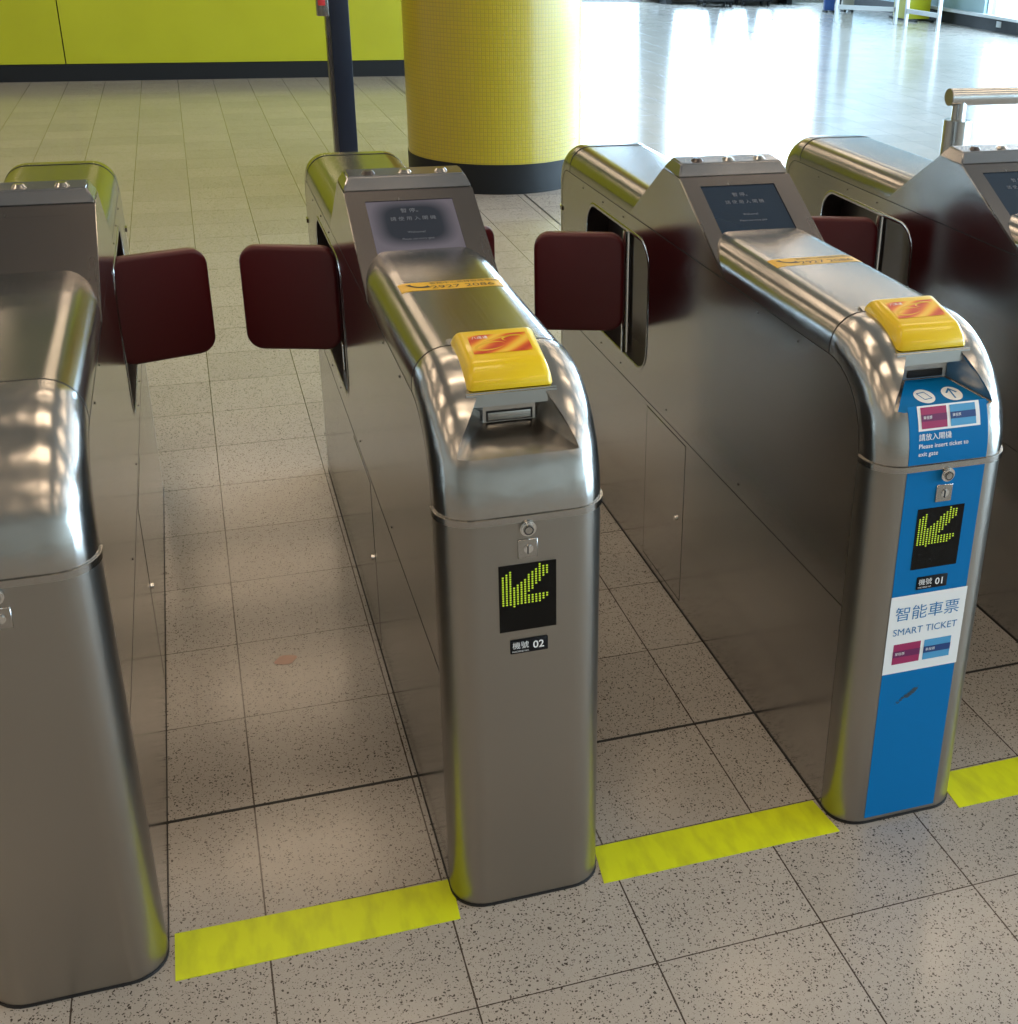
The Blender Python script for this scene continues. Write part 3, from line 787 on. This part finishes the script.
# ------------------------------------------------------------------ floor tapes
def tape(pts, label):
    bm = bmesh.new(); bm_prism(bm, pts, 'z', 0.0, 0.0012)
    return tag(finish(bm, 'floor_tape', M_TAPE), label, 'floor tape', 'yellow tapes on the floor')
tape([(-0.1465, -0.402), (0.313, -0.405), (0.3175, -0.306), (-0.1465, -0.296)], 'yellow floor tape between the leftmost gate and the bare steel gate 02')
tape([(0.572, -0.398), (1.038, -0.399), (1.028, -0.303), (0.582, -0.303)], 'yellow floor tape between the bare steel gate and the blue-fronted gate')
tape([(1.293, -0.408), (1.752, -0.408), (1.752, -0.305), (1.300, -0.305)], 'yellow floor tape right of the blue-fronted gate, running out of the photo')
bm = bmesh.new(); bm.faces.new([bm.verts.new((0.10+0.024*math.cos(a)+0.004*math.sin(3*a), 0.50+0.020*math.sin(a), 0.0008)) for a in [2*PI*k/20 for k in range(20)]])
tag(finish(bm, 'floor_mark', M_PINK), 'small pink round mark on the floor tiles in the left passage', 'floor mark')

# ------------------------------------------------------------------ navy post behind gate 02
t = thing('sign_post', 'slim navy and grey square post standing in front of the green wall', 'post', (0.645, 3.4, 0))
box('post_face', -0.034, 0.042, -0.040, -0.002, 0.01, 2.4, M_NAVYPOST, t, 0.002)
box('post_back', -0.046, 0.042, -0.002, 0.06, 0.01, 2.4, M_HOUSING, t, 0.002)
box('base_plate', -0.09, 0.09, -0.09, 0.09, 0.0, 0.01, M_TRIM, t, 0.002)
bxp = box('control_box', -0.082, -0.036, -0.038, 0.0, 1.132, 1.30, M_TRIM, t, 0.004)
box('red_button', -0.076, -0.048, -0.043, -0.038, 1.172, 1.24, plain('red_plastic', (0.5, 0.03, 0.03), 0.4), bxp, 0.003)

# ------------------------------------------------------------------ rail at the right
RY, RZ = 2.5, 0.905
t = thing('handrail', 'stainless steel tube handrail on a post at the right edge', 'handrail', (2.985, RY, 0))
cyl('post', (0, 0, 0.405), 0.056, 0.80, M_TRIM, t, seg=32, bev=0.002)
cyl('post_neck', (0.0, 0, 0.840), 0.028, 0.10, M_TRIM, t, seg=24)
cyl('rail', (0.93, 0, RZ-0.01), 0.034, 1.97, M_TRIM, t, 'x', 32, 0.002)
cyl('post_foot', (0, 0, 0.006), 0.07, 0.012, M_TRIM, t, seg=32, bev=0.002)
cyl('far_post', (1.85, 0, 0.45), 0.042, 0.89, M_TRIM, t, seg=32)

# ------------------------------------------------------------------ far end of the hall
def rack(pts, label, loc):
    (xa, ya), (xb, yb) = pts
    t = thing('metal_stand', label, 'stand', (xa, ya, 0), 0, 'white metal stands by the far wall')
    dx, dy = xb-xa, yb-ya
    for x, y in ((0, 0), (dx, dy)):
        bm = bmesh.new(); bm_box(bm, x-0.022, x+0.022, y-0.022, y+0.022, 0, 1.0); finish(bm, 'leg', M_WHITEMETAL, t)
    for z in (0.20, 0.97):
        L_ = math.hypot(dx, dy); a = math.atan2(dy, dx)
        bm = bmesh.new(); bm_box(bm, 0.03, L_-0.03, -0.02, 0.02, z-0.03, z+0.03)
        bmesh.ops.rotate(bm, verts=bm.verts[:], cent=(0, 0, 0), matrix=Matrix.Rotation(a, 3, 'Z'))
        finish(bm, 'crossbar', M_WHITEMETAL, t)
rack(((9.30, 15.75), (10.02, 15.27)), 'white metal stand at the far right, left of its twin', 0)
rack(((10.07, 15.05), (10.12, 14.25)), 'white metal stand at the far right, nearest the black skirting', 0)
def board(name, x0, x1, y, h, mat, label, dep=0.06, cat='board'):
    t = thing(name, label, cat, ((x0+x1)/2, y, 0))
    box('panel', -(x1-x0)/2, (x1-x0)/2, -dep/2, dep/2, 0.03, h, mat, t, 0.004)
    for s in (-1, 1): box('foot', s*(x1-x0)*0.35-0.02, s*(x1-x0)*0.35+0.02, -dep, dep, 0, 0.03, M_BASE, t)
board('display_board', 9.85, 10.02, 17.25, 1.6, M_NAVY, 'narrow navy board behind the white metal stands')
board('display_board', 10.22, 10.42, 17.35, 1.6, M_BEIGEWALL, 'narrow beige board right of the navy one at the far end')
board('yellow_box', 10.45, 10.85, 15.9, 0.9, M_GREEN, 'yellow-green box beside the white metal stand', 0.4, 'box')
t = thing('dark_platform', 'low black platform along the foot of the far window', 'platform', (8.9, 19.0, 0))
box('platform_top', -1.3, 1.3, -0.2, 0.28, 0.08, 0.20, M_BASE, t, 0.01)
for x in (-1.1, 0, 1.1): box('foot', x-0.05, x+0.05, -0.15, 0.2, 0, 0.08, M_BLACK, t)
for x, y, lb in ((8.45, 18.45, 'black wheeled base on the bright floor, left one by the far window'), (9.2, 18.6, 'black wheeled base on the bright floor, right one by the far window')):
    t = thing('wheeled_base', lb, 'display base', (x, y, 0))
    box('deck', -0.28, 0.28, -0.18, 0.18, 0.07, 0.13, M_BASE, t, 0.01)
    cyl('column', (0, 0, 0.72), 0.10, 1.18, M_BASE, t, r2=0.05)
    for a in (-0.23, 0.23):
        for b in (-0.14, 0.14): cyl('wheel', (a, b, 0.035), 0.035, 0.03, M_BLACK, t, 'x', 16)
sk = box('wall_socket', XR-0.037, XR-0.03, 13.98, 14.10, 0.06, 0.14, M_WHITEMETAL, None, 0.003)
tag(sk, 'small white socket on the black skirting of the right wall', 'socket')
